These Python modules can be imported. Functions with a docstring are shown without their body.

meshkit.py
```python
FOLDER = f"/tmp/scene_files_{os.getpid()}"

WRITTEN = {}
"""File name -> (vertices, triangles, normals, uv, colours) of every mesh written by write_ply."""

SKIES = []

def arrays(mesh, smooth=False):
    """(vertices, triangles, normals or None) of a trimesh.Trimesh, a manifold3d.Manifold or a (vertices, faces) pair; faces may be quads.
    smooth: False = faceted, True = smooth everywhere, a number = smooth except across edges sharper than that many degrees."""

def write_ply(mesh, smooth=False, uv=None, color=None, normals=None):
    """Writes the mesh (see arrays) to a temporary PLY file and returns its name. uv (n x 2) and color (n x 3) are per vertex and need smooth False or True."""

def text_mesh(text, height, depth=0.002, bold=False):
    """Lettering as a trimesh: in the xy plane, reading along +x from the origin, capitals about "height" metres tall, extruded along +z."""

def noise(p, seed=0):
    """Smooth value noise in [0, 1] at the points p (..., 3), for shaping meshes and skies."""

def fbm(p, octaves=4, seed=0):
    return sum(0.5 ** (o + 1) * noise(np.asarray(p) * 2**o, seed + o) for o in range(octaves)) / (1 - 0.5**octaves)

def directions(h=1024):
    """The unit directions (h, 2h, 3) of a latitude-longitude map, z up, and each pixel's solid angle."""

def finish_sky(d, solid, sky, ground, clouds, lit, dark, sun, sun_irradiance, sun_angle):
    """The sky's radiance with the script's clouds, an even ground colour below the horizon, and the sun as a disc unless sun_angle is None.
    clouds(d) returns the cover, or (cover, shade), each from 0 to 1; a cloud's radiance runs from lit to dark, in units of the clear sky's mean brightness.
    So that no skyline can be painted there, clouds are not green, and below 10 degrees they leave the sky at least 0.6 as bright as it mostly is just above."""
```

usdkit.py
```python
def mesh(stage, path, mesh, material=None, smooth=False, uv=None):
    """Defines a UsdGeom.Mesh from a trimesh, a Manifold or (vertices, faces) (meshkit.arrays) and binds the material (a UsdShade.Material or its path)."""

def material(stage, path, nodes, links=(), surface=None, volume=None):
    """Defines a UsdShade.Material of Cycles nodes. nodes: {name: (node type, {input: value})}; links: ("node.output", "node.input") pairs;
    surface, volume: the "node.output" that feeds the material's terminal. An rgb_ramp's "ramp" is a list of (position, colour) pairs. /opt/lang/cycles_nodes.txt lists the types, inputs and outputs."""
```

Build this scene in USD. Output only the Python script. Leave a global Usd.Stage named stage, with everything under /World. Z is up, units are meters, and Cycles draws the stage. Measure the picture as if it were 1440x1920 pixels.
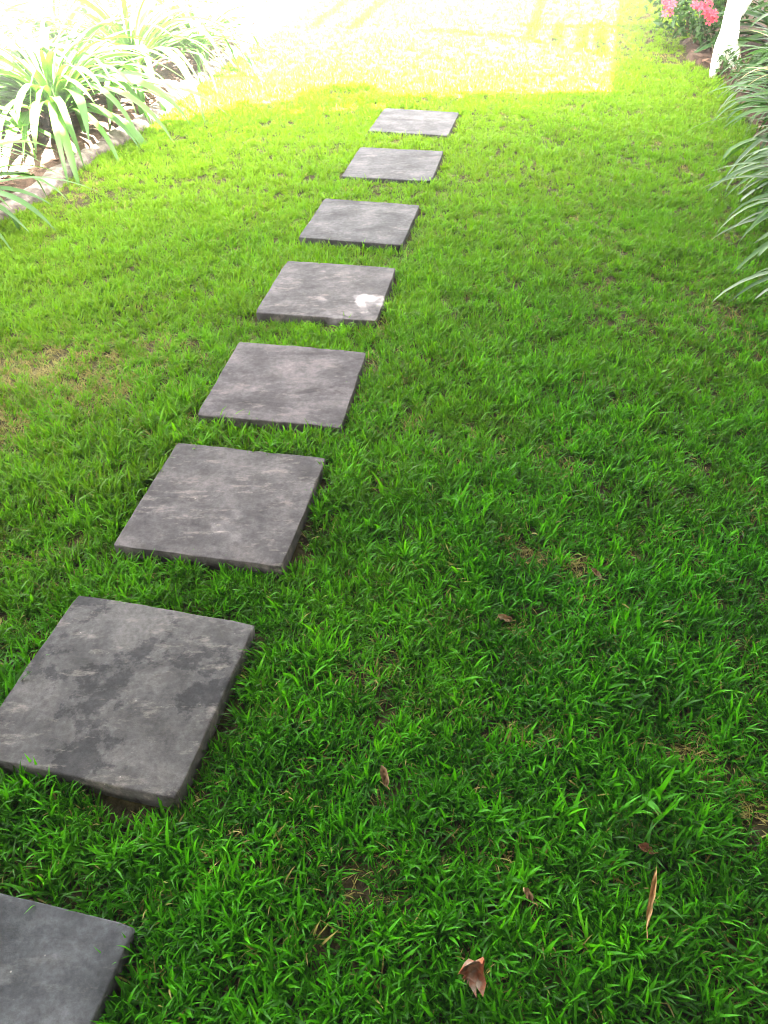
import math, random
import numpy as np, trimesh, usdkit, meshkit
from shapely.geometry import Polygon, Point, LineString, box as sbox
from pxr import Usd, UsdGeom, UsdLux, UsdShade, Gf, Sdf, Vt

stage = Usd.Stage.CreateInMemory()
UsdGeom.SetStageUpAxis(stage, 'Z'); UsdGeom.SetStageMetersPerUnit(stage, 1.0)
UsdGeom.Xform.Define(stage, '/World'); UsdGeom.Scope.Define(stage, '/World/Looks')
random.seed(7); np.random.seed(7)
R = np.random.default_rng(7)

# ------------------------------------------------------------------ camera
EXPOSURE = 5.8
cam = UsdGeom.Camera.Define(stage, '/World/camera')
PITCH, ROLL, CAM_Z, F_PX = math.radians(41.02), math.radians(-0.615), 1.499, 1561.8
cp, sp, cr, sr = math.cos(PITCH), math.sin(PITCH), math.cos(ROLL), math.sin(ROLL)
fwd, r0, d0 = np.array([0, cp, -sp]), np.array([1., 0, 0]), np.array([0, -sp, -cp])
right, down = cr * r0 - sr * d0, sr * r0 + cr * d0
cm = np.eye(4); cm[0, :3], cm[1, :3], cm[2, :3], cm[3, :3] = right, -down, -fwd, (0, 0, CAM_Z)
cam.AddTransformOp().Set(Gf.Matrix4d(*cm.ravel().tolist()))
cam.CreateHorizontalApertureAttr(36.0); cam.CreateVerticalApertureAttr(48.0)
cam.CreateFocalLengthAttr(36.0 * F_PX / 1440); cam.CreateClippingRangeAttr(Gf.Vec2f(0.05, 500))
cam.CreateExposureAttr(EXPOSURE)

# ------------------------------------------------------------------ sky and sun
SA, SB = 0.45, 0.80                                   # direction towards the sun, per metre of height: right, back
sd = np.array([SA, -SB, 1.0]); sd /= np.linalg.norm(sd)
elev, rot = math.asin(sd[2]), math.atan2(sd[0], sd[1])
sky = UsdLux.DomeLight.Define(stage, '/World/sky')
usdkit.material(stage, '/World/Looks/sky', {
    's': ('sky_texture', {'sky_type': 'single_scattering', 'sun_disc': False, 'sun_elevation': elev, 'sun_rotation': rot, 'aerosol_density': 4.0}),
    'tc': ('texture_coordinate', {}), 'mp': ('mapping', {'scale': (1.0, 1.0, 2.2)}), 'n': ('noise_texture', {'scale': 2.6, 'detail': 6.0, 'roughness': 0.55}),
    'mr': ('map_range', {'from_min': 0.36, 'from_max': 0.52, 'to_min': 0.25, 'to_max': 1.0, 'clamp': True}),
    'bw': ('rgb_to_bw', {}), 'cl': ('mix', {'mix_type': 'multiply', 'fac': 1.0, 'color2': (1.55, 1.45, 1.32)}), 'mx': ('mix', {'mix_type': 'mix'}),
    'b': ('background_shader', {'strength': 0.07})},
  [('tc.generated', 'mp.vector'), ('mp.vector', 'n.vector'), ('n.fac', 'mr.value'), ('s.color', 'bw.color'), ('bw.val', 'cl.color1'), ('s.color', 'mx.color1'), ('cl.color', 'mx.color2'), ('mr.result', 'mx.fac'),
   ('mx.color', 'b.color')], surface='b.background')
UsdShade.MaterialBindingAPI.Apply(sky.GetPrim()).Bind(UsdShade.Material.Get(stage, '/World/Looks/sky'))
sky.GetPrim().SetCustomDataByKey('kind', 'structure')
sun = UsdLux.DistantLight.Define(stage, '/World/sun')
z = sd; x = np.cross([0, 0, 1.0], z); x /= np.linalg.norm(x); y = np.cross(z, x)
sm = np.eye(4); sm[0, :3], sm[1, :3], sm[2, :3] = x, y, z
sun.AddTransformOp().Set(Gf.Matrix4d(*sm.ravel().tolist()))
sun.CreateIntensityAttr(1.25); sun.CreateAngleAttr(0.53); sun.CreateNormalizeAttr(True); sun.CreateColorAttr(Gf.Vec3f(1, 0.95, 0.87))

# ------------------------------------------------------------------ helpers
used = {}
def numbered(parent, name):
    k = used.get((parent, name), -1) + 1; used[(parent, name)] = k
    return name if k == 0 else f'{name}_{k:03d}'
def pathof(parent): return '/World' if parent is None else str(parent.GetPath())
def tag(o, label=None, cat=None, group=None, kind=None):
    for k, v in (('label', label), ('category', cat), ('group', group), ('kind', kind)):
        if v: o.SetCustomDataByKey(k, v)
    return o
def obj(name, m, mat, parent=None, smooth=False):
    p = pathof(parent); p = f'{p}/{numbered(p, name)}'
    return usdkit.mesh(stage, p, m, f'/World/Looks/{mat}', smooth).GetPrim()
def thing(name, label, cat, loc=(0, 0, 0), rz=0, group=None):
    x = UsdGeom.Xform.Define(stage, '/World/' + numbered('/World', name))
    x.AddTranslateOp().Set(Gf.Vec3d(*map(float, loc)))
    if rz: x.AddRotateZOp().Set(float(rz))
    return tag(x.GetPrim(), label, cat, group)
M = lambda name, nodes, links, surface='p.BSDF': usdkit.material(stage, f'/World/Looks/{name}', nodes, links, surface=surface)
cat = trimesh.util.concatenate
def boxm(lo, hi):
    lo, hi = np.array(lo, float), np.array(hi, float)
    b = trimesh.creation.box(hi - lo); b.apply_translation((lo + hi) / 2); return b
def bar(a, b, w, h):
    a, b = np.array(a, float), np.array(b, float); d = b - a; L = np.linalg.norm(d); d /= L
    u = np.array([0, 0, 1.0]) if abs(d[2]) < .9 else np.array([1.0, 0, 0]); s = np.cross(d, u); s /= np.linalg.norm(s); u = np.cross(s, d)
    m = trimesh.creation.box([L, w, h]); T = np.eye(4); T[:3, 0], T[:3, 1], T[:3, 2], T[:3, 3] = d, s, u, (a + b) / 2
    m.apply_transform(T); return m
def tube(pts, rad, n=10):
    pts = np.array(pts, float); t = np.gradient(pts, axis=0); t /= np.linalg.norm(t, axis=1, keepdims=True)
    ref = np.array([0.31, 0.95, 0.05]); a = np.cross(t, ref); a /= np.linalg.norm(a, axis=1, keepdims=True); b = np.cross(t, a)
    ang = np.arange(n) * 2 * np.pi / n
    rad = np.broadcast_to(rad, (len(pts),))
    v = pts[:, None] + rad[:, None, None] * (np.cos(ang)[None, :, None] * a[:, None] + np.sin(ang)[None, :, None] * b[:, None])
    f = []
    for i in range(len(pts) - 1):
        for j in range(n):
            q = [i * n + j, i * n + (j + 1) % n, (i + 1) * n + (j + 1) % n, (i + 1) * n + j]
            f += [[q[0], q[2], q[1]], [q[0], q[3], q[2]]]
    v = np.vstack([v.reshape(-1, 3), pts[:1], pts[-1:]]); m = len(v)
    for j in range(n):
        f += [[m - 2, j, (j + 1) % n], [m - 1, (len(pts) - 1) * n + (j + 1) % n, (len(pts) - 1) * n + j]]
    return trimesh.Trimesh(v, f, process=False)

AX = math.radians(11.6)                                # the path runs along this axis
ax, px = np.array([math.sin(AX), math.cos(AX)]), np.array([math.cos(AX), -math.sin(AX)])

# ------------------------------------------------------------------ materials
def leafmat(name, stops, rough=0.45, transl=0.3, spec=0.4, yellow=None, tcol=(1.25, 1.15, 0.6), scale=3.0):
    nodes = {'g': ('geometry', {}), 'n': ('noise_texture', {'scale': scale, 'detail': 3.0}), 'oi': ('object_info', {}), 'om': ('math', {'math_type': 'multiply_add', 'value2': 0.44, 'value3': -0.22}),
             'm': ('math', {'math_type': 'multiply_add', 'value2': 0.45}),
             'a': ('math', {'math_type': 'multiply_add', 'value2': 0.55}),
             'r': ('rgb_ramp', {'ramp': stops}),
             'p': ('principled_bsdf', {'roughness': rough, 'specular_ior_level': spec}),
             't': ('translucent_bsdf', {}), 'tc': ('mix', {'mix_type': 'multiply', 'fac': 1.0, 'color2': tcol}),
             'mx': ('mix_closure', {'fac': transl})}
    links = [('g.position', 'n.vector'), ('n.fac', 'm.value1'), ('oi.random', 'om.value1'), ('om.value', 'm.value3'), ('g.random_per_island', 'a.value1'), ('m.value', 'a.value3'), ('a.value', 'r.fac')]
    last = 'r.color'
    if yellow:                                        # brighter, yellower light of the far end put into the blade colour
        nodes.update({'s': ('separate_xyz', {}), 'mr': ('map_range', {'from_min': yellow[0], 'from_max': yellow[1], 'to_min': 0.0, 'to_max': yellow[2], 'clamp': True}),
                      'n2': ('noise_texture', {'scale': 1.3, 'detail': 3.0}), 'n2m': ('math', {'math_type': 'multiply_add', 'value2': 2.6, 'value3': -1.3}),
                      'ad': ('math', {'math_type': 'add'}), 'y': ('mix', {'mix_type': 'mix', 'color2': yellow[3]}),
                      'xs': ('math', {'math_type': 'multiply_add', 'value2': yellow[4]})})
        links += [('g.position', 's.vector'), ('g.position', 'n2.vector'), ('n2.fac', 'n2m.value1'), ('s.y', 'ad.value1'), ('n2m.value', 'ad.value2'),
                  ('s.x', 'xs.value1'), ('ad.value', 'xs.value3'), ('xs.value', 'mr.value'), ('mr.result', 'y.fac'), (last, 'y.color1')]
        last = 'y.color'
    links += [(last, 'p.base_color'), (last, 'tc.color1'), ('tc.color', 't.color'), ('p.BSDF', 'mx.closure1'), ('t.BSDF', 'mx.closure2')]
    M(name, nodes, links, 'mx.closure')

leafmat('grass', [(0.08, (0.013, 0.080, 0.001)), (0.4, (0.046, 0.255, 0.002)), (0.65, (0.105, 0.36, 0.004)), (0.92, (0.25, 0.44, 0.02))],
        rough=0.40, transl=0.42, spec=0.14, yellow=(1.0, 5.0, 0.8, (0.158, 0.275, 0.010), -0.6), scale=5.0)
leafmat('dry_grass', [(0.0, (0.14, 0.12, 0.03)), (0.45, (0.27, 0.24, 0.07)), (1.0, (0.46, 0.38, 0.17))], rough=0.6, transl=0.2, spec=0.2, tcol=(1.1, 1, .8))
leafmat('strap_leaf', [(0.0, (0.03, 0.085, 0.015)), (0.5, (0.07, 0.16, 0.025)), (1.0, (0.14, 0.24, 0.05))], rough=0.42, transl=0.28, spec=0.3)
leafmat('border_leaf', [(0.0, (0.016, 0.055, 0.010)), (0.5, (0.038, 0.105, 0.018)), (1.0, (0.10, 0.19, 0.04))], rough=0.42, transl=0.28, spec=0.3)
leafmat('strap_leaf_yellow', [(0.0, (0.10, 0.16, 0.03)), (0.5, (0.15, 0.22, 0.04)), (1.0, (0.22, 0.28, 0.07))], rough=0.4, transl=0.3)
leafmat('withered_leaf', [(0.0, (0.30, 0.24, 0.12)), (1.0, (0.55, 0.47, 0.28))], rough=0.6, transl=0.25, spec=0.2, tcol=(1.1, 1, .8))
leafmat('shrub_leaf', [(0.0, (0.03, 0.075, 0.018)), (0.5, (0.06, 0.13, 0.03)), (1.0, (0.13, 0.2, 0.05))], rough=0.45, transl=0.3)
leafmat('petal', [(0.0, (0.40, 0.045, 0.08)), (0.6, (0.48, 0.10, 0.15)), (1.0, (0.52, 0.17, 0.27))], rough=0.5, transl=0.35, spec=0.3, tcol=(1.1, 1, 1))

def simple(name, stops, scale, rough=0.8, spec=0.3, bump=0.3, dist=0.004, bscale=60, detail=6.0):
    M(name, {'g': ('geometry', {}), 'n': ('noise_texture', {'scale': scale, 'detail': detail, 'roughness': 0.62}), 'r': ('rgb_ramp', {'ramp': stops}),
             'b': ('noise_texture', {'scale': bscale, 'detail': 5.0}), 'bm': ('bump', {'strength': bump, 'distance': dist}),
             'p': ('principled_bsdf', {'roughness': rough, 'specular_ior_level': spec})},
      [('g.position', 'n.vector'), ('g.position', 'b.vector'), ('n.fac', 'r.fac'), ('r.color', 'p.base_color'), ('b.fac', 'bm.height'), ('bm.normal', 'p.normal')])
simple('soil', [(0.3, (0.018, 0.015, 0.008)), (0.55, (0.038, 0.032, 0.016)), (0.75, (0.09, 0.072, 0.036))], 9.0, 0.95, 0.1, 0.8, 0.02, 45)
simple('bed_soil', [(0.3, (0.03, 0.022, 0.016)), (0.55, (0.07, 0.046, 0.034)), (0.75, (0.13, 0.09, 0.066))], 14.0, 0.95, 0.1, 0.9, 0.02, 60)
simple('mulch', [(0.2, (0.05, 0.028, 0.02)), (0.5, (0.12, 0.07, 0.052)), (0.8, (0.22, 0.15, 0.115))], 30.0, 0.9, 0.15, 0.4, 0.003, 200)
simple('far_lawn', [(0.3, (0.05, 0.10, 0.02)), (0.7, (0.10, 0.16, 0.03))], 6.0, 0.9, 0.1, 0.6, 0.03, 30)
simple('edging', [(0.32, (0.05, 0.042, 0.036)), (0.5, (0.13, 0.108, 0.098)), (0.68, (0.24, 0.205, 0.19))], 20.0, 0.9, 0.15, 0.5, 0.006, 110)
simple('whitewash', [(0.3, (0.55, 0.57, 0.52)), (0.5, (0.78, 0.79, 0.75)), (0.8, (0.82, 0.83, 0.80))], 14.0, 0.85, 0.2, 0.7, 0.006, 50)
simple('bark', [(0.3, (0.09, 0.065, 0.045)), (0.7, (0.22, 0.17, 0.12))], 18.0, 0.9, 0.15, 0.8, 0.01, 60)
simple('dead_leaf', [(0.35, (0.07, 0.04, 0.02)), (0.5, (0.16, 0.095, 0.05)), (0.65, (0.26, 0.18, 0.11))], 45.0, 0.6, 0.3, 0.4, 0.003, 120)
simple('red_leaf', [(0.40, (0.12, 0.028, 0.007)), (0.5, (0.10, 0.042, 0.02)), (0.58, (0.11, 0.085, 0.065))], 22.0, 0.55, 0.3, 0.4, 0.003, 120)
simple('straw', [(0.3, (0.20, 0.11, 0.035)), (0.7, (0.32, 0.20, 0.09))], 50.0, 0.55, 0.35, 0.3, 0.002, 200)
simple('wall_paint', [(0.3, (0.70, 0.68, 0.64)), (0.7, (0.76, 0.74, 0.70))], 3.0, 0.9, 0.2, 0.2, 0.003, 80)  # pale so the added building throws fill light on the near grass
simple('wood', [(0.3, (0.50, 0.48, 0.44)), (0.7, (0.62, 0.60, 0.56))], 12.0, 0.75, 0.25, 0.3, 0.003, 60)  # kept pale so the added roof bounces fill light downwards

# riven concrete: blotches, dark stains, wavy cleft bands, pale scuffs and specks; tint and mark strengths differ between slabs
def paving(name, tint, shift, vein, stain, scuff):
    M(name, {
    'g': ('geometry', {}), 'sh': ('mapping', {'location': (shift, shift * .7, 0)}),
    'mp': ('mapping', {'scale': (1.0, 2.6, 1.0), 'rotation': (0, 0, 0.2)}),
    'big': ('noise_texture', {'scale': 8.0, 'detail': 10.0, 'roughness': 0.68}),
    'vein': ('noise_texture', {'scale': 4.5, 'detail': 10.0, 'roughness': 0.62, 'distortion': 0.7}),
    'stn': ('noise_texture', {'scale': 6.5, 'detail': 12.0, 'roughness': 0.7}),
    'scf': ('noise_texture', {'scale': 11.0, 'detail': 12.0, 'roughness': 0.74}),
    'fine': ('noise_texture', {'scale': 70.0, 'detail': 8.0, 'roughness': 0.8}),
    'spk': ('voronoi_texture', {'scale': 60.0}),
    'spm': ('map_range', {'from_min': 0.05, 'from_max': 0.12, 'to_min': 0.8, 'to_max': 0.0, 'clamp': True}),
    'spg': ('map_range', {'from_min': 0.54, 'from_max': 0.62, 'to_min': 0.0, 'to_max': 1.0, 'clamp': True}),
    'sp2': ('math', {'math_type': 'multiply'}),
    'r1': ('rgb_ramp', {'ramp': [(0.36, (0.036, 0.036, 0.036)), (0.5, (0.054, 0.054, 0.054)), (0.64, (0.084, 0.082, 0.080))]}),
    'rv': ('rgb_ramp', {'ramp': [(0.38, (0.50, 0.50, 0.50)), (0.43, (0.82, 0.82, 0.82)), (0.5, (1.0, 1.0, 1.0)), (0.62, (1.25, 1.23, 1.2))]}),
    'rs': ('map_range', {'from_min': 0.535, 'from_max': 0.57, 'to_min': 0.0, 'to_max': stain, 'clamp': True}),
    'rc': ('map_range', {'from_min': 0.55, 'from_max': 0.66, 'to_min': 0.0, 'to_max': scuff, 'clamp': True}),
    'r3': ('rgb_ramp', {'ramp': [(0.3, (0.55, 0.55, 0.55)), (0.5, (1, 1, 1)), (0.7, (1.5, 1.5, 1.5))]}),
    'mv': ('mix', {'mix_type': 'multiply', 'fac': vein}), 'm2': ('mix', {'mix_type': 'multiply', 'fac': 0.8}), 'mt': ('mix', {'mix_type': 'multiply', 'fac': 1.0, 'color2': tint}),
    'ms': ('mix', {'mix_type': 'multiply', 'color2': (0.50, 0.51, 0.54)}), 'mc': ('mix', {'mix_type': 'mix', 'color2': (0.135, 0.125, 0.112)}),
    'm3': ('mix', {'mix_type': 'mix', 'color2': (0.26, 0.25, 0.24)}),
    'hb': ('math', {'math_type': 'multiply_add', 'value2': 0.5}), 'bm': ('bump', {'strength': 0.4, 'distance': 0.004}),
    'p': ('principled_bsdf', {'roughness': 0.8, 'specular_ior_level': 0.15})},
  [('g.position', 'sh.vector'), ('sh.vector', 'mp.vector'), ('mp.vector', 'vein.vector'), ('sh.vector', 'big.vector'), ('sh.vector', 'stn.vector'), ('mp.vector', 'scf.vector'),
   ('sh.vector', 'fine.vector'), ('sh.vector', 'spk.vector'),
   ('big.fac', 'r1.fac'), ('vein.fac', 'rv.fac'), ('stn.fac', 'rs.value'), ('scf.fac', 'rc.value'), ('fine.fac', 'r3.fac'),
   ('r1.color', 'mv.color1'), ('rv.color', 'mv.color2'), ('mv.color', 'ms.color1'), ('rs.result', 'ms.fac'), ('ms.color', 'mc.color1'), ('rc.result', 'mc.fac'),
   ('mc.color', 'mt.color1'), ('mt.color', 'm2.color1'), ('r3.color', 'm2.color2'),
   ('spk.distance', 'spm.value'), ('scf.fac', 'spg.value'), ('spm.result', 'sp2.value1'), ('spg.result', 'sp2.value2'), ('sp2.value', 'm3.fac'), ('m2.color', 'm3.color1'),
   ('m3.color', 'p.base_color'), ('fine.fac', 'hb.value1'), ('vein.fac', 'hb.value3'), ('hb.value', 'bm.height'), ('bm.normal', 'p.normal')])
paving('paving_bluish', (.76, .84, .98), 0.0, 0.35, 0.35, 0.45)
paving('paving_stained', (.92, .92, .97), 3.9, 0.45, 1.0, 0.8)
paving('paving_worn', (1.0, .95, 1.02), 7.1, 0.6, 0.3, 0.75)
paving('paving_veined', (1.03, .95, 1.05), 12.4, 1.0, 0.2, 0.5)
paving('paving_pale', (.82, .82, .89), 17.9, 0.6, 0.25, 0.6)

# ------------------------------------------------------------------ ground
def ground_z(x, y):
    p = np.stack([np.asarray(x) * 1.0, np.asarray(y) * 1.0, np.zeros_like(np.asarray(x, float))], -1)
    return 0.03 * (meshkit.fbm(p * 0.9, 3, 5) - 0.5) + 0.016 * (meshkit.noise(p * 5.0, 9) - 0.5)
gx = np.r_[-60, -30, -12, np.linspace(-5, 6, 111), 12, 30, 60]; gy = np.r_[-40, -15, -5, np.linspace(-1, 11, 121), 20, 40, 80]
X, Y = np.meshgrid(gx, gy); Z = ground_z(X, Y) * ((X > -5.1) & (X < 6.1) & (Y > -1.1) & (Y < 11.1))
nx, ny = len(gx), len(gy); I = np.arange(nx * ny).reshape(ny, nx)
Q = np.stack([I[:-1, :-1], I[:-1, 1:], I[1:, 1:], I[1:, :-1]], -1).reshape(-1, 4)
tag(obj('ground', (np.stack([X, Y, Z], -1).reshape(-1, 3), Q), 'soil', smooth=True), kind='structure')

# the beds: left beyond the edging, right under the strap-leaved plants
left_edge = [(-2.15, 2.2), (-1.95, 3.2), (-1.74, 3.95), (-1.60, 4.55), (-1.42, 5.2), (-1.27, 6.0), (-1.08, 7.0), (-0.85, 8.0), (-0.5, 9.3), (-0.1, 10.5)]
right_edge = [(1.15, 1.4), (1.34, 2.1), (1.54, 2.8), (1.86, 4.0), (2.16, 5.2), (2.28, 6.05), (2.20, 6.6), (2.32, 7.2), (2.75, 7.9), (3.05, 9.0), (3.3, 10.5)]
left_bed = Polygon(left_edge + [(-6.5, 10.5), (-6.5, 2.2)])
right_bed = Polygon(right_edge + [(5.5, 10.5), (5.5, 1.4)])
def sheet(poly, h, step=0.12, seed=3):
    x0, y0, x1, y1 = poly.bounds; pts = []
    for a in np.arange(x0, x1, step):
        for b in np.arange(y0, y1, step):
            if poly.contains(Point(a, b)): pts.append((a, b))
    bd = [poly.exterior.interpolate(s) for s in np.arange(0, poly.exterior.length, step * .6)]
    pts += [(p.x, p.y) for p in bd]; nb = len(bd); pts = np.array(pts)
    from scipy.spatial import Delaunay
    t = Delaunay(pts).simplices
    c = pts[t].mean(1); t = t[[poly.contains(Point(*q)) for q in c]]
    e1, e2 = pts[t[:, 1]] - pts[t[:, 0]], pts[t[:, 2]] - pts[t[:, 0]]
    flip = e1[:, 0] * e2[:, 1] - e1[:, 1] * e2[:, 0] < 0; t[flip] = t[flip][:, ::-1]
    zz = h + ground_z(pts[:, 0], pts[:, 1]) + 0.05 * (meshkit.fbm(np.c_[pts * 4, np.zeros(len(pts))], 3, seed) - 0.5)
    zz[-nb:] = ground_z(pts[-nb:, 0], pts[-nb:, 1]) - 0.02
    return trimesh.Trimesh(np.c_[pts, zz], t, process=False)
tag(obj('garden_bed', sheet(left_bed, 0.05), 'bed_soil', smooth=True), kind='structure')
tag(obj('garden_bed', sheet(right_bed, 0.045, seed=8), 'bed_soil', smooth=True), kind='structure')

# ------------------------------------------------------------------ stepping stones
SLAB = 0.45
def slab_mesh(seed):
    r = np.random.default_rng(seed); N = 17; h = SLAB / 2
    t = np.linspace(-1, 1, N)
    U, V = np.meshgrid(t, t)
    edge = lambda k: 0.0022 * (meshkit.fbm(np.c_[t * 4 + seed * 3.1 + k * 7, np.zeros(N), np.zeros(N)], 3, seed) - .5) * 2
    def ring(scale_in, z, rough):
        top = np.stack([U * (h - scale_in), V * (h - scale_in), np.full_like(U, z)], -1)
        rc = 0.012                                      # rounded corners
        e = [edge(k) for k in range(4)]
        top[0, :, 1] += e[0]; top[-1, :, 1] += e[1]; top[:, 0, 0] += e[2]; top[:, -1, 0] += e[3]
        for i in (0, -1):
            for j in (0, -1):
                top[i, j, :2] *= 1 - rc * .2 / h
        top[..., 2] += rough * (meshkit.fbm(np.stack([U * 2 + seed, V * 4 + seed * 2, U * 0], -1), 4, seed) - 0.5)
        return top
    T = ring(0.0035, 0.05, 0.005).reshape(-1, 3)
    idx = np.arange(N * N).reshape(N, N)
    f = [np.stack([idx[:-1, :-1], idx[:-1, 1:], idx[1:, 1:], idx[1:, :-1]], -1).reshape(-1, 4)]
    loop = np.r_[idx[0, :-1], idx[:-1, -1], idx[-1, :0:-1], idx[:0:-1, 0]]; L = len(loop)
    vs = [T]; prev = loop
    for inset, z in ((0.0008, 0.0485), (0.0, 0.0455), (0.002, -0.02)):
        rr = ring(inset, 0, 0).reshape(-1, 3)[loop]; rr[:, 2] = z + 0.001 * r.standard_normal(L) + (0.5 * (T[loop, 2] - .05) if z > 0 else 0)
        cur = np.arange(L) + sum(map(len, vs)); vs.append(rr)
        f.append(np.stack([prev, cur, np.roll(cur, -1), np.roll(prev, -1)], -1)); prev = cur
    return trimesh.Trimesh(np.vstack(vs), np.vstack([np.vstack([q[:, [0, 1, 2]], q[:, [0, 2, 3]]]) for q in f]), process=False)
slabs = [(-0.700, 0.440, -13.5), (-0.568, 1.110, -13.518), (-0.428, 1.727, -11.248), (-0.313, 2.315, -9.456), (-0.203, 2.972, -10.241),
         (-0.087, 3.640, -11.957), (0.071, 4.380, -11.102), (0.201, 5.084, -12.473)]
slab_labels = ['bluish grey square paving slab cut off by the bottom left corner of the lawn',
               'large dark mottled grey slab, second from the bottom, with blotchy stains',
               'grey slab, third from the bottom, with a faint patch of sunlight near its front',
               'pinkish grey slab with wavy dark veins, fourth from the bottom',
               'square slab with a bright spot of sunlight on it, fifth from the bottom',
               'plain light grey slab, third from the far end of the path',
               'light grey slab, second from the far end of the path',
               'smallest looking grey slab at the far end, next to the sunlit grass']
slab_polys = []
for i, ((sx, sy, a), lab) in enumerate(zip(slabs, slab_labels)):
    m = slab_mesh(11 + i); T = trimesh.transformations.rotation_matrix(math.radians(a), [0, 0, 1])
    m.apply_transform(trimesh.transformations.rotation_matrix(R.normal(0, .006), [1, 0, 0]) @ trimesh.transformations.rotation_matrix(R.normal(0, .006), [0, 1, 0]))
    sink = [.004, .006, .008, .010, .014, .017, .018, .019][i]; k = (1.449 + sink) / 1.449
    sx, sy = sx * k, sy * k; m.apply_scale((k, k, 1))
    m.apply_transform(T); m.apply_translation((sx, sy, -sink))
    tag(obj('stepping_stone', m, ['paving_bluish', 'paving_stained', 'paving_worn', 'paving_veined', 'paving_worn', 'paving_pale', 'paving_pale', 'paving_pale'][i], smooth=30), lab, 'paving slab', 'square stepping stones across the lawn')
    c, s = math.cos(math.radians(a)), math.sin(math.radians(a)); h = SLAB / 2
    slab_polys.append((sx, sy, c, s))

# ------------------------------------------------------------------ grass
def tuft(rng, n, lmin, lmax, wmin, wmax, spread, flat=0.0):
    vs, fs, k = [], [], 0
    for _ in range(n):
        L, w = rng.uniform(lmin, lmax), rng.uniform(wmin, wmax)
        az = rng.uniform(0, 2 * np.pi); lean = rng.uniform(0.1, 1.15) + flat; bend = rng.uniform(0.3, 1.7)
        tw = rng.normal(0, 0.5)
        rr, ra = spread * math.sqrt(rng.random()), rng.uniform(0, 2 * np.pi)
        p = np.array([rr * math.cos(ra), rr * math.sin(ra), -0.006]); d = np.array([math.cos(az), math.sin(az)])
        S = 4
        for i in range(S + 1):
            t = i / S; th = min(lean + bend * t * t, 2.2)
            wd = w * (0.75 + 0.5 * t if t < .5 else 1.0 * (1 - ((t - .5) / .5) ** 1.6)) / 2
            a2 = az + np.pi / 2 + tw * t; side = np.array([math.cos(a2), math.sin(a2), 0.25 * math.sin(tw)])
            if i < S: vs += [p - side * wd, p + side * wd]
            else: vs += [p]
            if i < S: p = p + (L / S) * np.array([d[0] * math.sin(th), d[1] * math.sin(th), math.cos(th)])
        for i in range(S - 1):
            a = k + 2 * i; fs += [[a, a + 1, a + 3], [a, a + 3, a + 2]]
        fs += [[k + 2 * (S - 1), k + 2 * (S - 1) + 1, k + 2 * S]]
        k += 2 * S + 1
    return np.array(vs), np.array(fs)

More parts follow.
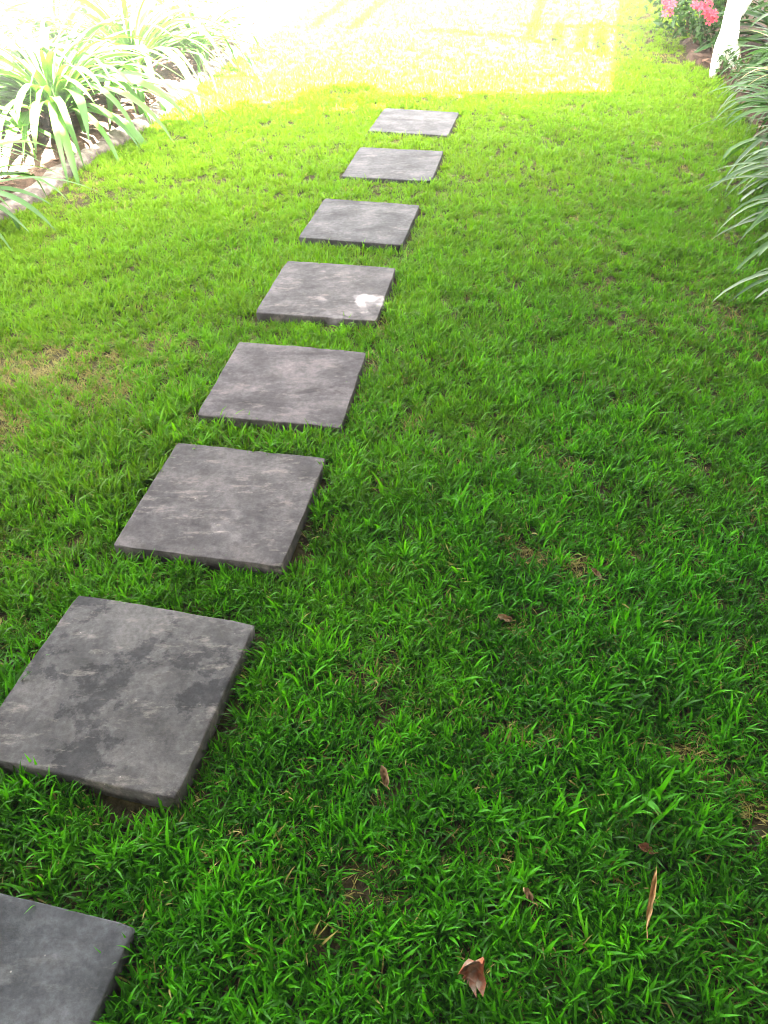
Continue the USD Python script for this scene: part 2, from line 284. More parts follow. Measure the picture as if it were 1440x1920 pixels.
inst = UsdGeom.PointInstancer.Define(stage, '/World/' + numbered('/World', 'lawn_grass'))
tag(inst.GetPrim(), 'short green lawn grass growing around the stepping stones', 'grass', kind='stuff')
UsdGeom.Scope.Define(stage, str(inst.GetPath()) + '/tufts')
protos = []
NG, ND = 14, 5
for i in range(NG + ND):
    r = np.random.default_rng(100 + i)
    if i < NG:
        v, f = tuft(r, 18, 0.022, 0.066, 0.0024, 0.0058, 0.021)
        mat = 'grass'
    else:
        v, f = tuft(r, 14, 0.02, 0.05, 0.0016, 0.0034, 0.022, flat=0.45); mat = 'dry_grass'
    p = f'{inst.GetPath()}/tufts/tuft_{i:03d}'
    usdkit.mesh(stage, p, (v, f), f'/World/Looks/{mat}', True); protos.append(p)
def grass_points():
    pts = []
    for x0, x1, y0, y1, dens in ((-3.2, 2.6, -0.4, 1.4, 2700), (-3.2, 2.8, 1.4, 2.6, 3000), (-3.2, 3.0, 2.6, 4.0, 3200), (-3.4, 4.2, 4.0, 6.5, 2300), (-3.6, 4.6, 6.5, 10.6, 1300)):
        n = int((x1 - x0) * (y1 - y0) * dens); pts.append(np.c_[R.uniform(x0, x1, n), R.uniform(y0, y1, n)])
    P = np.vstack(pts)
    hw = 0.36 * P[:, 1] + 0.85                         # wedge in view with a good margin
    P = P[np.abs(P[:, 0]) < hw + 0.8]
    le = np.interp(P[:, 1], [e[1] for e in left_edge], [e[0] for e in left_edge]); re = np.interp(P[:, 1], [e[1] for e in right_edge], [e[0] for e in right_edge])
    wob = 0.05 * (meshkit.noise(np.c_[P * 6, np.zeros(len(P))], 4) - .5)
    P = P[((P[:, 0] > le + 0.035 + wob) | (P[:, 1] < 2.2)) & ((P[:, 0] < re + .03 + 2.4 * wob) | (P[:, 1] < 1.4))]
    keep = np.ones(len(P), bool)
    for sx, sy, c, s in slab_polys:
        dx, dy = P[:, 0] - sx, P[:, 1] - sy; u, v = c * dx + s * dy, -s * dx + c * dy
        m = R.uniform(0.013, 0.024, len(P))
        keep &= ~((np.abs(u) < SLAB / 2 + m) & (np.abs(v) < SLAB / 2 + m * .8))
    return P[keep]
P = grass_points()
zero = np.zeros(len(P))
n1 = meshkit.fbm(np.c_[P * 2.2, zero], 3, 21); n2 = meshkit.fbm(np.c_[P * 7.5, zero], 3, 33); n3 = meshkit.noise(np.c_[P * 22, zero], 40)
# worn, strawy places: a broad one left of the path, little ones on the right
worn = np.zeros(len(P))
for cx, cy, rx, ry, s in ((-1.16, 2.50, .33, .2, .95), (-1.02, 2.33, .28, .12, .7), (-1.22, 2.12, .2, .14, .8), (-0.8, 2.62, .14, .10, .6), (-0.88, 1.55, .10, .08, .5), (-1.55, 4.15, .16, .3, .7),
                          (0.36, 1.55, .09, .04, .8), (0.50, 1.52, .05, .05, .8), (0.27, 1.31, .06, .03, .7), (0.02, 1.36, .04, .025, .6), (0.30, 1.02, .07, .03, .7), (-0.01, 0.88, .03, .03, .9), (0.62, 0.98, .05, .05, .7),
                          (0.5, 1.9, .12, .05, .4), (1.25, 2.75, .12, .3, .7), (-0.03, 1.15, .08, .03, .5), (0.15, 0.75, .1, .03, .5), (0.72, .86, .05, .06, .7), (1.5, 3.5, .1, .4, .4), (2.1, 6.75, .2, .2, .6)):
    d = ((P[:, 0] - cx) / rx) ** 2 + ((P[:, 1] - cy) / ry) ** 2
    worn = np.maximum(worn, s * np.exp(-d * 0.9))
wq = np.clip(worn, 0, 1)
worn = np.clip(worn + 0.4 * np.clip((n2 - 0.62) / 0.2, 0, 1), 0, 1)
keep = R.random(len(P)) > 0.22 * worn * (0.5 + n3)
P, n1, n2, n3, worn = P[keep], n1[keep], n2[keep], n3[keep], worn[keep]; n = len(P)
dry = R.random(n) < 0.10 + 0.5 * worn + 0.25 * np.clip((P[:, 1] - 5) / 3, 0, 1)  # extra straw towards the far end paints in the glare of sunlight
# flat straw matted over the worn turf
ex = np.vstack([np.c_[R.normal(cx, rx * .6, m_), R.normal(cy, ry * .6, m_)] for cx, cy, rx, ry, m_ in ((-1.16, 2.50, .33, .2, 620), (-1.02, 2.33, .28, .12, 320), (-1.22, 2.12, .2, .14, 320), (-.8, 2.62, .14, .1, 60),
                (-1.45, 4.3, .12, .25, 90), (1.55, 2.75, .1, .3, 120), (.36, 1.55, .09, .04, 22), (.5, 1.5, .05, .05, 14), (.02, 1.36, .05, .03, 10), (.3, 1.02, .07, .03, 12), (.62, .98, .05, .05, 10), (.72, .86, .05, .06, 10), (-.95, 1.6, .1, .1, 25), (2.0, 6.8, .2, .15, 60))])
for sx, sy, c, s in slab_polys:
    dx, dy = ex[:, 0] - sx, ex[:, 1] - sy
    ex = ex[~((np.abs(c * dx + s * dy) < SLAB / 2 + .02) & (np.abs(-s * dx + c * dy) < SLAB / 2 + .02))]
P = np.vstack([P, ex]); z_ = np.zeros(len(ex)); n1, n2, n3, worn, dry = np.r_[n1, z_ + .5], np.r_[n2, z_ + .5], np.r_[n3, z_ + .5], np.r_[worn, z_ + .6], np.r_[dry, z_ > -1]; n = len(P)
idx = np.where(dry, NG + R.integers(0, ND, n), R.integers(0, NG, n))
sc = (0.72 + 0.5 * n1 + 0.35 * (n3 - .5)) * R.uniform(0.75, 1.2, n) * (1 - 0.35 * worn)
sc *= np.interp(P[:, 1], [0.5, 1.2, 2.6, 4.5, 8], [1.06, 0.95, 0.76, 0.68, 0.72])
near_slab = np.zeros(n)
for sx, sy, c, s in slab_polys:                        # the mower misses the blades that stand against the slabs
    dx, dy = P[:, 0] - sx, P[:, 1] - sy; u, v = np.abs(c * dx + s * dy) - SLAB / 2, np.abs(-s * dx + c * dy) - SLAB / 2
    near_slab = np.maximum(near_slab, np.exp(-(np.maximum(np.maximum(u, v), 0) / .035) ** 2))
sc *= np.where(R.random(n) < .03, 1.35, 1.0)
sc *= 1 + near_slab * np.where(R.random(n) < .5, R.uniform(.1, .4, n), 0)
yaw, tilt, ta = R.uniform(0, 2 * np.pi, n), np.abs(R.normal(0, 0.22, n)) * (1 - near_slab), R.uniform(0, 2 * np.pi, n)
def quat(ax_, ang): return np.c_[np.cos(ang / 2), ax_ * np.sin(ang / 2)[:, None]]
def qmul(a, b):
    w1, x1, y1, z1 = a.T; w2, x2, y2, z2 = b.T
    return np.c_[w1*w2-x1*x2-y1*y2-z1*z2, w1*x2+x1*w2+y1*z2-z1*y2, w1*y2-x1*z2+y1*w2+z1*x2, w1*z2+x1*y2-y1*x2+z1*w2]
def place(inst, protos, idx, pos, q, sc):
    inst.CreatePrototypesRel().SetTargets([Sdf.Path(p) for p in protos])
    inst.CreateProtoIndicesAttr(Vt.IntArray.FromNumpy(idx.astype(np.int32)))
    inst.CreatePositionsAttr(Vt.Vec3fArray.FromNumpy(pos.astype(np.float32)))
    inst.CreateOrientationsAttr(Vt.QuathArray([Gf.Quath(float(a), float(b), float(c), float(d)) for a, b, c, d in q]))
    inst.CreateScalesAttr(Vt.Vec3fArray.FromNumpy(sc.astype(np.float32)))
q = qmul(quat(np.c_[np.cos(ta), np.sin(ta), np.zeros(n)], tilt), quat(np.tile([0, 0, 1.0], (n, 1)), yaw))
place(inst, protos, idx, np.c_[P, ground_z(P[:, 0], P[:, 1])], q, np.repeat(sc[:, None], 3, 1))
print('tufts', n)

# ------------------------------------------------------------------ garden edging, mulch
edge_line = LineString(left_edge[1:])
edging = thing('garden_edging', 'low rounded stone edging between the left flower bed and the lawn', 'garden edging')
s, k = 0.35, 0
while s < edge_line.length - 0.4:
    L = 0.30 + 0.05 * R.random(); a, b = edge_line.interpolate(s), edge_line.interpolate(s + L - 0.015)
    a, b = np.array([a.x, a.y]), np.array([b.x, b.y]); d = (b - a) / np.linalg.norm(b - a); nrm = np.array([-d[1], d[0]])
    prof = [(-.06, -.03), (-.06, .02), (-.046, .04), (-.015, .052), (.018, .05), (.045, .038), (.06, .015), (.06, -.03)]
    rows = []
    for t, shr in ((0, .82), (.04, .97), (.3, 1), (.65, 1), (.96, .97), (1, .82)):
        c = a + (b - a) * t
        j = 1 + 0.10 * R.standard_normal()
        rows.append([[*(c + nrm * u * shr * j), (w * shr if w > 0 else w) + ground_z(c[0], c[1]) + .005 * R.standard_normal()] for u, w in prof])
    v = np.array(rows).reshape(-1, 3); m = len(prof); f = []
    for i in range(5):
        for j in range(m - 1):
            q4 = [i * m + j, (i + 1) * m + j, (i + 1) * m + j + 1, i * m + j + 1]; f += [[q4[0], q4[1], q4[2]], [q4[0], q4[2], q4[3]]]
    for i, base in ((0, 0), (5, 5 * m)):
        for j in range(1, m - 1): f.append([base, base + j, base + j + 1] if i == 0 else [base, base + j + 1, base + j])
    obj('stone', trimesh.Trimesh(v, f, process=False), 'edging', edging, smooth=50)
    s += L; k += 1

ml = UsdGeom.PointInstancer.Define(stage, '/World/' + numbered('/World', 'bark_mulch'))
tag(ml.GetPrim(), 'reddish brown bark chips and leaf litter covering the flower beds', 'mulch', kind='stuff')
UsdGeom.Scope.Define(stage, str(ml.GetPath()) + '/chips'); mp = []
for i in range(5):
    r = np.random.default_rng(300 + i); v = r.uniform(-1, 1, (9, 3)) * [0.028, 0.012, 0.005]
    hull = trimesh.convex.convex_hull(v); p = f'{ml.GetPath()}/chips/chip_{i:03d}'; usdkit.mesh(stage, p, hull, '/World/Looks/mulch'); mp.append(p)
c = np.vstack([np.c_[R.uniform(-3.6, -0.8, 5200), R.uniform(3.2, 9.0, 5200)], np.c_[R.uniform(1.0, 3.6, 3200), R.uniform(1.6, 8.8, 3200)]])
le = np.interp(c[:, 1], [e[1] for e in left_edge], [e[0] for e in left_edge]); re = np.interp(c[:, 1], [e[1] for e in right_edge], [e[0] for e in right_edge])
c = c[(c[:, 0] < le - .06) | (c[:, 0] > re + .03)]; m = len(c)
qq = qmul(quat(np.c_[R.normal(size=m), R.normal(size=m), np.zeros(m)] / 2, R.normal(0, .4, m)), quat(np.tile([0, 0, 1.0], (m, 1)), R.uniform(0, 6.28, m)))
place(ml, mp, R.integers(0, 5, m), np.c_[c, ground_z(c[:, 0], c[:, 1]) + .052], qq / np.linalg.norm(qq, axis=1, keepdims=True), np.repeat(R.uniform(.5, 1.5, (m, 1)), 3, 1))

# ------------------------------------------------------------------ strap-leaved plants
def strap(rng, az, L, w, lean, bend, S=11, base=0.03, kink=None):
    d = np.array([math.cos(az), math.sin(az)]); side = np.array([-d[1], d[0], 0])
    tw = rng.normal(0, .35); swerve = rng.normal(0, .25)
    p = np.array([d[0] * base, d[1] * base, 0.0]); vs, fs = [], []
    th = lean
    for i in range(S + 1):
        t = i / S; th = min(lean + bend * t ** 1.15, 2.75)
        if kink and t > kink[0]: th = min(th + kink[1], 2.9)
        wd = w / 2 * (0.3 + 1.5 * t if t < .4 else max(0.0, 1 - ((t - .4) / .6) ** 2.4) * .9 + .0)
        a = swerve * t * t; dd = np.array([d[0] * math.cos(a) - d[1] * math.sin(a), d[0] * math.sin(a) + d[1] * math.cos(a)])
        tang = np.array([dd[0] * math.sin(th), dd[1] * math.sin(th), math.cos(th)]); sd_ = np.array([-dd[1], dd[0], 0])
        nm = np.cross(tang, sd_); r_ = tw * t; sv = sd_ * math.cos(r_) + nm * math.sin(r_); nv = np.cross(sv, tang)
        vs += [p - sv * wd - nv * wd * .28, p.copy() , p + sv * wd - nv * wd * .28]
        p = p + tang * (L / S)
    for i in range(S):
        for j in range(2):
            a = 3 * i + j; fs += [[a, a + 1, a + 4], [a, a + 4, a + 3]]
    return trimesh.Trimesh(np.array(vs), np.array(fs), process=False)
def strap_plant(x, y, n, L, w, label, group, seed, mat='strap_leaf', withered=0, az=None, z=0.05, stalk=False, name='strap_leaved_plant', up=0.0, category='plant'):
    r = np.random.default_rng(seed); t = thing(name, label, category, (x, y, float(ground_z(x, y)) + z), 0, group)
    for i in range(n):
        a = (i * 2.399963 + r.normal(0, .25)) if az is None else r.uniform(*az)
        f = i / n
        l = L * r.uniform(.7, 1.15); lean = 0.12 + (0.95 - up) * f ** .8 + r.normal(0, .1); bend = r.uniform(1.1, 2.3) * (1.0 - .45 * up)
        kk = (r.uniform(.45, .7), r.uniform(.3, .9)) if r.random() < .18 else None
        m = strap(r, a, l * (.8 + .2 * f), w * r.uniform(.6, 1.15) * (.55 + .45 * min(1, 2 * f)), max(lean, .03), bend, base=.012 + .03 * f, kink=kk)
        obj('leaf', m, mat if i >= withered else 'withered_leaf', t, smooth=True)
    core = [tube([(0, 0, -.16), (.003, 0, -.02), (.004, .002, .03)], [.045, .04, .015], 8)]
    obj('crown', cat(core), mat, t, smooth=True)
    return t
G1, G2 = 'strap-leaved clumps in the left flower bed', 'strap-leaved clumps along the right border'
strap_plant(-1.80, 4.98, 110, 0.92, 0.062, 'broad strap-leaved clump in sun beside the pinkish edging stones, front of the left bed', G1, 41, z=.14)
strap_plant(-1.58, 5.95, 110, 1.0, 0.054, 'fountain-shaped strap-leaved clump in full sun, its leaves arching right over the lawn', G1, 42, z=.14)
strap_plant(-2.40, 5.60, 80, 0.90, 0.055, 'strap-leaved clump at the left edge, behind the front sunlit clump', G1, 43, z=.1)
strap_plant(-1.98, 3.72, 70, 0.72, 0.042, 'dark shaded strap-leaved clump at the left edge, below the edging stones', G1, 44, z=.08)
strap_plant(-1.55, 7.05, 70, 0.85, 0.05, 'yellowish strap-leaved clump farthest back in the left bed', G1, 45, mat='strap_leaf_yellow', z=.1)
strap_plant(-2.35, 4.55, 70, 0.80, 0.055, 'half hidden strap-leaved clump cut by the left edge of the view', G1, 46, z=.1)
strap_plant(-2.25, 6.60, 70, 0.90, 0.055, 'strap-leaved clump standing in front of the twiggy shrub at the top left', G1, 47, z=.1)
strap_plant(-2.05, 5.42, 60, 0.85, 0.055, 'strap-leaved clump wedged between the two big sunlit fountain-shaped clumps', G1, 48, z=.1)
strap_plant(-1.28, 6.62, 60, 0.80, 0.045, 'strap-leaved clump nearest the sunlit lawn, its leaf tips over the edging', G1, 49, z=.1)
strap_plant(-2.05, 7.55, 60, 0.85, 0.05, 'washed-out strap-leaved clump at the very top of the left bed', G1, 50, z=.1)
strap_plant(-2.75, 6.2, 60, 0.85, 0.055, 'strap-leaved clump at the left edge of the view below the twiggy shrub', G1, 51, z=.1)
rp = [(1.84, 2.80, 80, .64, .033, 0, 'nearest strap-leaved clump on the right, pale leaf tips drooping over brown soil'),
      (1.98, 3.40, 90, .66, .034, 2, 'strap-leaved clump on the right border, second from the front'),
      (2.15, 4.02, 95, .70, .035, 5, 'bushy strap-leaved clump on the right border, third from the front'),
      (2.32, 4.62, 95, .68, .035, 8, 'strap-leaved clump on the right border, fourth from the front, half withered at its heart'),
      (2.50, 5.22, 95, .66, .035, 26, 'strap-leaved clump with many cream withered leaves, in front of the white trunk'),
      (2.74, 5.85, 80, .72, .046, 0, 'broad-leaved strap clump right of the white trunk'),
      (2.92, 6.60, 70, .78, .06, 0, 'dark broad-leaved clump behind the white trunk at the right edge'),
      (2.48, 4.35, 70, .72, .04, 0, 'tall strap-leaved clump at the right edge behind the bushy third clump'),
      (2.20, 3.72, 70, .70, .038, 0, 'strap-leaved clump at the right edge, half hidden behind the second and third clumps'),
      (2.72, 4.98, 70, .76, .042, 0, 'strap-leaved clump at the right edge behind the withered one')]
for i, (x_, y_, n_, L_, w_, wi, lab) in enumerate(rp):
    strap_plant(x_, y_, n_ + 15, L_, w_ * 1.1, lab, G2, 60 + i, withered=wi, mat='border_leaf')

# ------------------------------------------------------------------ shrubs
def leaf_quad(w, l):
    v = np.array([[0, 0, 0], [-w / 2, l * .45, .006], [w / 2, l * .45, .006], [0, l * .45, -.004], [0, l, -.008]]) ; return v, np.array([[0, 3, 1], [0, 2, 3], [1, 3, 4], [3, 2, 4]])
def foliage(rng, centers, radii, n, lw, ll):
    V, F = leaf_quad(lw, ll); vs, fs = [], []
    ci = rng.choice(len(centers), n, p=np.array(radii) ** 2 / np.sum(np.array(radii) ** 2))
    for i in range(n):
        d = rng.normal(size=3); d /= np.linalg.norm(d); d[2] = d[2] * .8
        c_ = np.array(centers[ci[i]]) + d * radii[ci[i]] * rng.uniform(.45, 1.05)
        T = trimesh.transformations.euler_matrix(rng.normal(0, .7), rng.normal(0, .7), rng.uniform(0, 6.28))[:3, :3]
        s_ = rng.uniform(.6, 1.25); fs.append(F + len(V) * i); vs.append((V * s_) @ T.T + c_)
    return trimesh.Trimesh(np.vstack(vs), np.vstack(fs), process=False)
def blossom(rng, r, c, nrm):
    vs, fs = [], []; k = 0
    a0 = rng.uniform(0, 6)
    nrm = nrm / np.linalg.norm(nrm); u = np.cross(nrm, [.3, .2, 1.0]); u /= np.linalg.norm(u); w = np.cross(nrm, u)
    for i in range(5):
        a = a0 + i * 2 * np.pi / 5
        e = lambda ang, rad, h: np.array(c) + (u * math.cos(ang) + w * math.sin(ang)) * rad + nrm * h
        vs += [e(a, r * .08, 0), e(a - .5, r * .62, r * .28), e(a - .28, r * 1.0, r * .22), e(a, r * 1.05, r * .12), e(a + .28, r * 1.0, r * .22), e(a + .5, r * .62, r * .28), e(a, r * .6, r * .12)]
        fs += [[k, k + 6, k + 1], [k + 1, k + 6, k + 2], [k + 2, k + 6, k + 3], [k + 3, k + 6, k + 4], [k + 4, k + 6, k + 5], [k + 5, k + 6, k]]; k += 7
    return trimesh.Trimesh(np.array(vs), np.array(fs), process=False)
def shrub(name, label, category, base, lobes, nleaf, lw, ll, seed, mat='shrub_leaf', group=None):
    r = np.random.default_rng(seed); t = thing(name, label, category, base, 0, group); st = []
    for c_, _ in lobes:
        c_ = np.array(c_); st.append(tube([(0, 0, -.03), c_ * [.35, .35, .5], c_ * .95], [.012, .008, .004], 6))
        for _ in range(4):
            st.append(tube([c_ * .5, c_ * .8 + r.normal(0, .05, 3), c_ + r.normal(0, .12, 3)], [.005, .004, .002], 5))
    obj('stem', cat(st), 'bark', t, smooth=True)
    tag(obj('foliage', foliage(r, [l[0] for l in lobes], [l[1] for l in lobes], nleaf, lw, ll), mat, t), kind='stuff')
    return t, r
t, r = shrub('flowering_shrub', 'small-leaved shrub with pink blossoms left of the white trunk', 'shrub', (2.38, 6.98, .04),
             [((0, 0, .18), .2), ((-.18, .0, .14), .15), ((.02, -.16, .13), .16), ((.22, .1, .22), .2), ((.05, .35, .3), .25), ((.35, .4, .3), .25), ((-.15, .45, .26), .2)], 1500, .035, .06, 81)
for cx, cy, cz, nb in ((-.31, -.08, .27, 7), (-.29, -.1, .22, 3), (-.10, -.27, .29, 9), (-.07, -.30, .25, 8), (-.03, -.32, .22, 5), (.3, .1, .3, 6)):
    for _ in range(nb):
        c_ = np.array([cx, cy, cz]) + r.normal(0, .022, 3)
        obj('blossom', blossom(r, .028, c_, np.array([r.normal(0, .4), -1 + r.normal(0, .3), .5 + r.normal(0, .3)])), 'petal', t)
shrub('green_shrub', 'twiggy small-leaved shrub at the far left, behind the strap-leaved clumps', 'shrub', (-3.0, 7.4, .04),
      [((0, 0, .3), .3), ((.4, .1, .28), .28), ((-.35, .2, .3), .3), ((.1, .4, .4), .35), ((.7, .35, .25), .25)], 1300, .03, .05, 83)
shrub('ground_cover_plant', 'low leafy ground cover at the foot of the white trunk', 'plant', (2.36, 5.95, .03),
      [((0, 0, .06), .1), ((.16, -.12, .07), .12), ((.2, .1, .08), .12), ((-.02, .22, .06), .1)], 420, .022, .04, 84)

# ------------------------------------------------------------------ whitewashed tree
tree = thing('tree', 'tree with a whitewashed trunk standing in the right border', 'tree', (2.33, 6.28, 0.0))
trunk = tube([(-.075, -.10, -.02), (-.05, -.05, .07), (-.03, -.02, .16), (.0, 0, .25), (.01, .01, .34), (.03, .01, .5), (.14, -.02, .9), (.35, -.1, 1.3)],
             [.020, .034, .045, .050, .056, .07, .08, .075], 16)
rootb = tube([(.14, -.06, -.03), (.09, -.03, .06), (.04, 0, .17), (.015, .0, .3)], [.028, .04, .047, .048], 12)
fork = tube([(.03, .01, .36), (.09, .03, .5), (.2, .05, .8), (.5, .05, 1.3)], [.05, .056, .06, .05], 12)
obj('trunk', cat([trunk, rootb, fork]), 'whitewash', tree, smooth=True)
for a in (((.35, -.1, 1.28), (.9, -.4, 2.2), (1.5, -.7, 3.4)), ((.5, .05, 1.28), (1.2, -.2, 2.3), (2.1, -.5, 3.4)), ((.9, -.4, 2.15), (1.3, -1.0, 2.9), (1.9, -1.3, 3.7))):
    obj('limb', tube(a, [.06, .045, .02], 10), 'bark', tree, smooth=True)
r = np.random.default_rng(90)
tag(obj('crown', foliage(r, [(2.2, -1.1, 3.7), (1.9, -.9, 3.5), (2.7, -.9, 3.7), (2.4, -1.6, 3.8)], [.6, .4, .5, .5], 2200, .07, .13), 'shrub_leaf', tree), kind='stuff')

# ------------------------------------------------------------------ fallen leaves
def dead(label, name, catg, x, y, L, w, az, curl, tilt, mat, zz=0.035, cup=.5, roll=0.0, jag=.12):
    S, Wn = 8, 5; vs, fs = [], []; r = np.random.default_rng(int(L * 1e4))
    for i in range(S + 1):
        t = i / S; wd = w / 2 * max(math.sin(math.pi * min(t * .92 + .06, 1)) ** .75, .03) * (1 + jag * r.normal())
        th = curl * (t - .35)
        for j in range(Wn):
            u = (j / (Wn - 1) - .5) * 2
            vs.append([u * wd * math.cos(cup * u), (t - .4) * L, abs(u) ** 1.6 * wd * cup * (1 if u > 0 else 1 - jag) + L * .5 * curl * (t - .4) ** 2 + (.0012 + .012 * jag) * r.standard_normal()])
    for i in range(S):
        for j in range(Wn - 1):
            a = i * Wn + j; fs += [[a, a + 1, a + Wn + 1], [a, a + Wn + 1, a + Wn]]
    v = np.array(vs); T = trimesh.transformations.euler_matrix(tilt, roll, az, 'sxyz'); v = v @ T[:3, :3].T
    top = trimesh.Trimesh(v, fs, process=False); v2 = v - [0, 0, .0008]
    m = trimesh.Trimesh(np.vstack([v, v2]), np.vstack([np.array(fs), np.array(fs)[:, ::-1] + len(v)]), process=False)
    stalk = tube(np.array([[0, -.4 * L, .0], [.002, -.5 * L, .003], [.004, -.62 * L, .004]]) @ T[:3, :3].T, [.0012, .001, .0008], 5)
    t = thing(name, label, catg, (x, y, float(ground_z(x, y)) + zz))
    obj('blade', m, mat, t, smooth=True); obj('stalk', stalk, 'straw', t)
dead('fallen leaf, half grey half orange, curled upright in the grass near the bottom', 'fallen_leaf', 'leaf', 0.138, 0.535, .064, .054, -.5, 1.5, 1.1, 'red_leaf', .046, 1.0, .35, .28)
dead('long narrow tan dry leaf lying in the grass at the lower right', 'dry_leaf', 'leaf', 0.45, .635, .100, .015, -.35, .35, .25, 'straw', .052, .9)
dead('crumpled brown leaf sunk in the grass beside the large mottled slab', 'fallen_leaf', 'leaf', -0.005, .89, .04, .026, .3, .8, .5, 'dead_leaf', .033, .9)
dead('small brown leaf scrap deep in the grass above the long tan leaf', 'fallen_leaf', 'leaf', 0.478, .745, .03, .02, 1.1, .6, .2, 'red_leaf', .028, .7)
dead('small tan leaf scrap in the grass, between the grey orange leaf and the mottled slab', 'fallen_leaf', 'leaf', 0.245, .655, .028, .017, .6, .9, .4, 'dead_leaf', .032, .8)
dead('brown leaf on the lawn right of the third slab, in the middle distance', 'fallen_leaf', 'leaf', 0.285, 1.315, .036, .024, 1.4, .7, .3, 'dead_leaf', .022, .8)
dead('pale brown leaf in the thin grass farther right on the lawn', 'fallen_leaf', 'leaf', 0.53, 1.46, .034, .018, .8, .7, .4, 'dead_leaf', .022, .8)

# ------------------------------------------------------------------ unseen building added for shade, its roof outline cut to fit the lawn shadow
H = 2.75; OX, OY = SA * H, -SB * H                     # a roof point over (x+OX, y+OY) shades the lawn at (x, y)
def up(p): return (p[0] + OX, p[1] + OY)
house = thing('house', 'unseen building with a boarded roof, added to shade the near and right lawn', 'house')
shade = Polygon([up(p) for p in ((-6.5, 3.4), (-1.75, 3.95), (-1.45, 4.42), (-1.2, 4.85), (-.77, 5.32), (-.4, 5.45), (.5, 5.47), (.75, 5.82), (1.485, 5.82), (2.14, 8.6), (2.9, 11.8), (9, 12), (9, -1.2), (-6.5, -1.2))])
holes = [Polygon([up(p) for p in q]) for q in (
    [(-.105, 3.285), (-.03, 3.265), (.02, 3.30), (.03, 3.37), (-.02, 3.40), (-.09, 3.37)] ,)]
holes = []
def board(poly, zlo, name, mat, th=.003):
    for g in getattr(poly, 'geoms', [poly]):
        if g.area > 1e-4 and g.geom_type == 'Polygon':
            m = trimesh.creation.extrude_polygon(g, th, engine='earcut'); m.apply_translation((0, 0, zlo)); obj(name, m, mat, house)
FLECKS = [((-0.075, 2.93), .026, (.0075,) * 26), ((-0.08, 2.92), .07, (.0045,) * 12), ((-0.20, 2.81), .07, (.005,) * 9), ((-0.44, 1.66), .05, (.0042,) * 7)]    # pinholes added to the roof to form the sun flecks on the slabs
gaps = None
r = np.random.default_rng(5)
for (fx, fy), spread, sizes in FLECKS:
    for a_ in sizes:
        c_ = up((fx + r.normal(0, spread), fy + r.normal(0, spread * .7)))
        g = Polygon([(c_[0] + a_ * (1 + .25 * r.standard_normal()) * math.cos(t_), c_[1] + a_ * (1 + .25 * r.standard_normal()) * math.sin(t_)) for t_ in np.linspace(0, 2 * np.pi, 10)[:-1]]).buffer(0)
        gaps = g if gaps is None else gaps.union(g)
wbd = .26
for k in range(-32, 40):
    u0 = k * wbd - .02; o = px * u0; o2 = px * (u0 + wbd + .02)
    strip = Polygon([tuple(o - ax * 12), tuple(o2 - ax * 12), tuple(o2 + ax * 16), tuple(o + ax * 16)])
    pc = strip.intersection(shade).difference(gaps)
    if not pc.is_empty: board(pc, H - .003 + (.006 if k % 2 else 0), 'roof_board', 'wood')
obj('wall', boxm((-6.4, -2.75, -.02), (8.0, -2.45, 2.72)), 'wall_paint', house)  # added behind the camera to block sky light and darken the near lawn
w0, w1 = np.array([3.6, 0.0]), np.array([6.0, 9.6])
obj('wall', bar((*(w0 - (w1 - w0) * .25), 1.34), (*w1, 1.34), .25, 2.74), 'wall_paint', house)
for p_ in ((-5.0, 1.0),): obj('post', boxm((p_[0] - .06, p_[1] - .06, 0), (p_[0] + .06, p_[1] + .06, 2.73)), 'wood', house)
obj('fascia', bar((*up((-6.4, 3.5)), 2.66), (*up((-1.9, 4.12)), 2.66), .03, .15), 'wood', house)
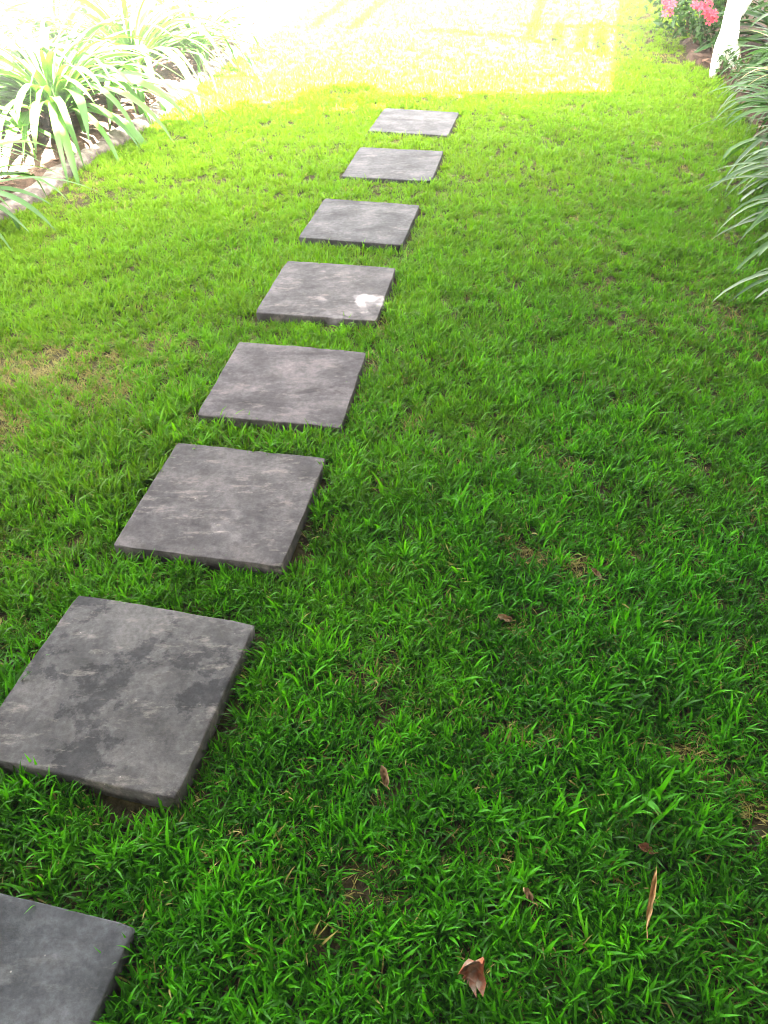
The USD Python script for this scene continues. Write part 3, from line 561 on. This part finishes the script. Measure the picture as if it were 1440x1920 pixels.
# unseen creeper added along the roof edge to roughen its shadow
vine = thing('climbing_plant', 'unseen leafy creeper added to roughen the shadow edge of the roof', 'plant')
r = np.random.default_rng(55); V, F = leaf_quad(.10, .12); vs, fs = [], []
line = LineString([up(p) for p in ((-3.4, 3.75), (-1.75, 4.05), (-1.45, 4.52), (-1.25, 4.92), (-.77, 5.42), (-.4, 5.55), (-.12, 5.85), (0.02, 5.55), (.6, 5.5), (.78, 5.62))])
for i in range(2600):
    p_ = line.interpolate(r.uniform(0, line.length)); c_ = np.array([p_.x, p_.y, H + .03 + .14 * r.random()]) + [r.normal(0, .05), -abs(r.normal(0, .11)) + .05, 0]
    T = trimesh.transformations.euler_matrix(r.normal(0, .4), r.normal(0, .4), r.uniform(0, 6.28))[:3, :3]
    fs.append(F + len(V) * i); vs.append((V * r.uniform(.6, 1.2)) @ T.T + c_)
tag(obj('foliage', trimesh.Trimesh(np.vstack(vs), np.vstack(fs), process=False), 'shrub_leaf', vine), kind='stuff')
sl = [line.interpolate(s_) for s_ in np.linspace(0, line.length, 30)]
obj('stem', tube([(p_.x, p_.y - .1, H + .06) for p_ in sl], .012, 6), 'bark', vine)
# unseen pergola added, its bars set to cast stripes on the sunlit grass
pg = thing('pergola', 'unseen open timber pergola, its bars laid out to cast the striped shadows', 'pergola')
def shadebar(a, b, w): return bar((*up(a), H), (*up(b), H), w, .05)
for k in range(-6, 1):
    a = np.array([-.22 + .335 * k, 7.78 - .06 * k]); obj('rafter', shadebar(a, a + ax * 4.4, .075), 'wood', pg)
for a, b in (((.35, 7.72), (1.22, 7.34)), ((1.22, 7.34), (1.68, 6.78))): obj('rafter', shadebar(a, b, .075), 'wood', pg)
for a in ((1.36, 7.18), (1.52, 6.98), (1.63, 6.82)): obj('rafter', shadebar(a, np.array(a) + ax * (7.9 - a[1]), .07), 'wood', pg)
obj('rafter', shadebar((1.18, 7.86), (1.96, 7.74), .075), 'wood', pg)
obj('rafter', shadebar((1.19, 7.36), (2.1, 12.0), .06), 'wood', pg)
obj('beam', bar((*up((-2.4, 12.0)), H - .08), (*up((2.4, 12.0)), H - .08), .09, .12), 'wood', pg)
for x_ in (-2.2, 2.2):
    c_ = up((x_, 12.0)); obj('post', boxm((c_[0] - .05, c_[1] - .05, 0), (c_[0] + .05, c_[1] + .05, H - .14)), 'wood', pg)

# ------------------------------------------------------------------ thin misty air added everywhere to imitate lens glare at the sunlit end
usdkit.material(stage, '/World/Looks/haze_air', {'v': ('principled_volume', {'color': (0.95, 0.96, 0.93), 'density': 0.0032, 'anisotropy': -0.6})}, [], volume='v.volume')
tag(obj('haze', boxm((-90, -60, -1.2), (90, 100, 5.2)), 'haze_air'), kind='stuff')
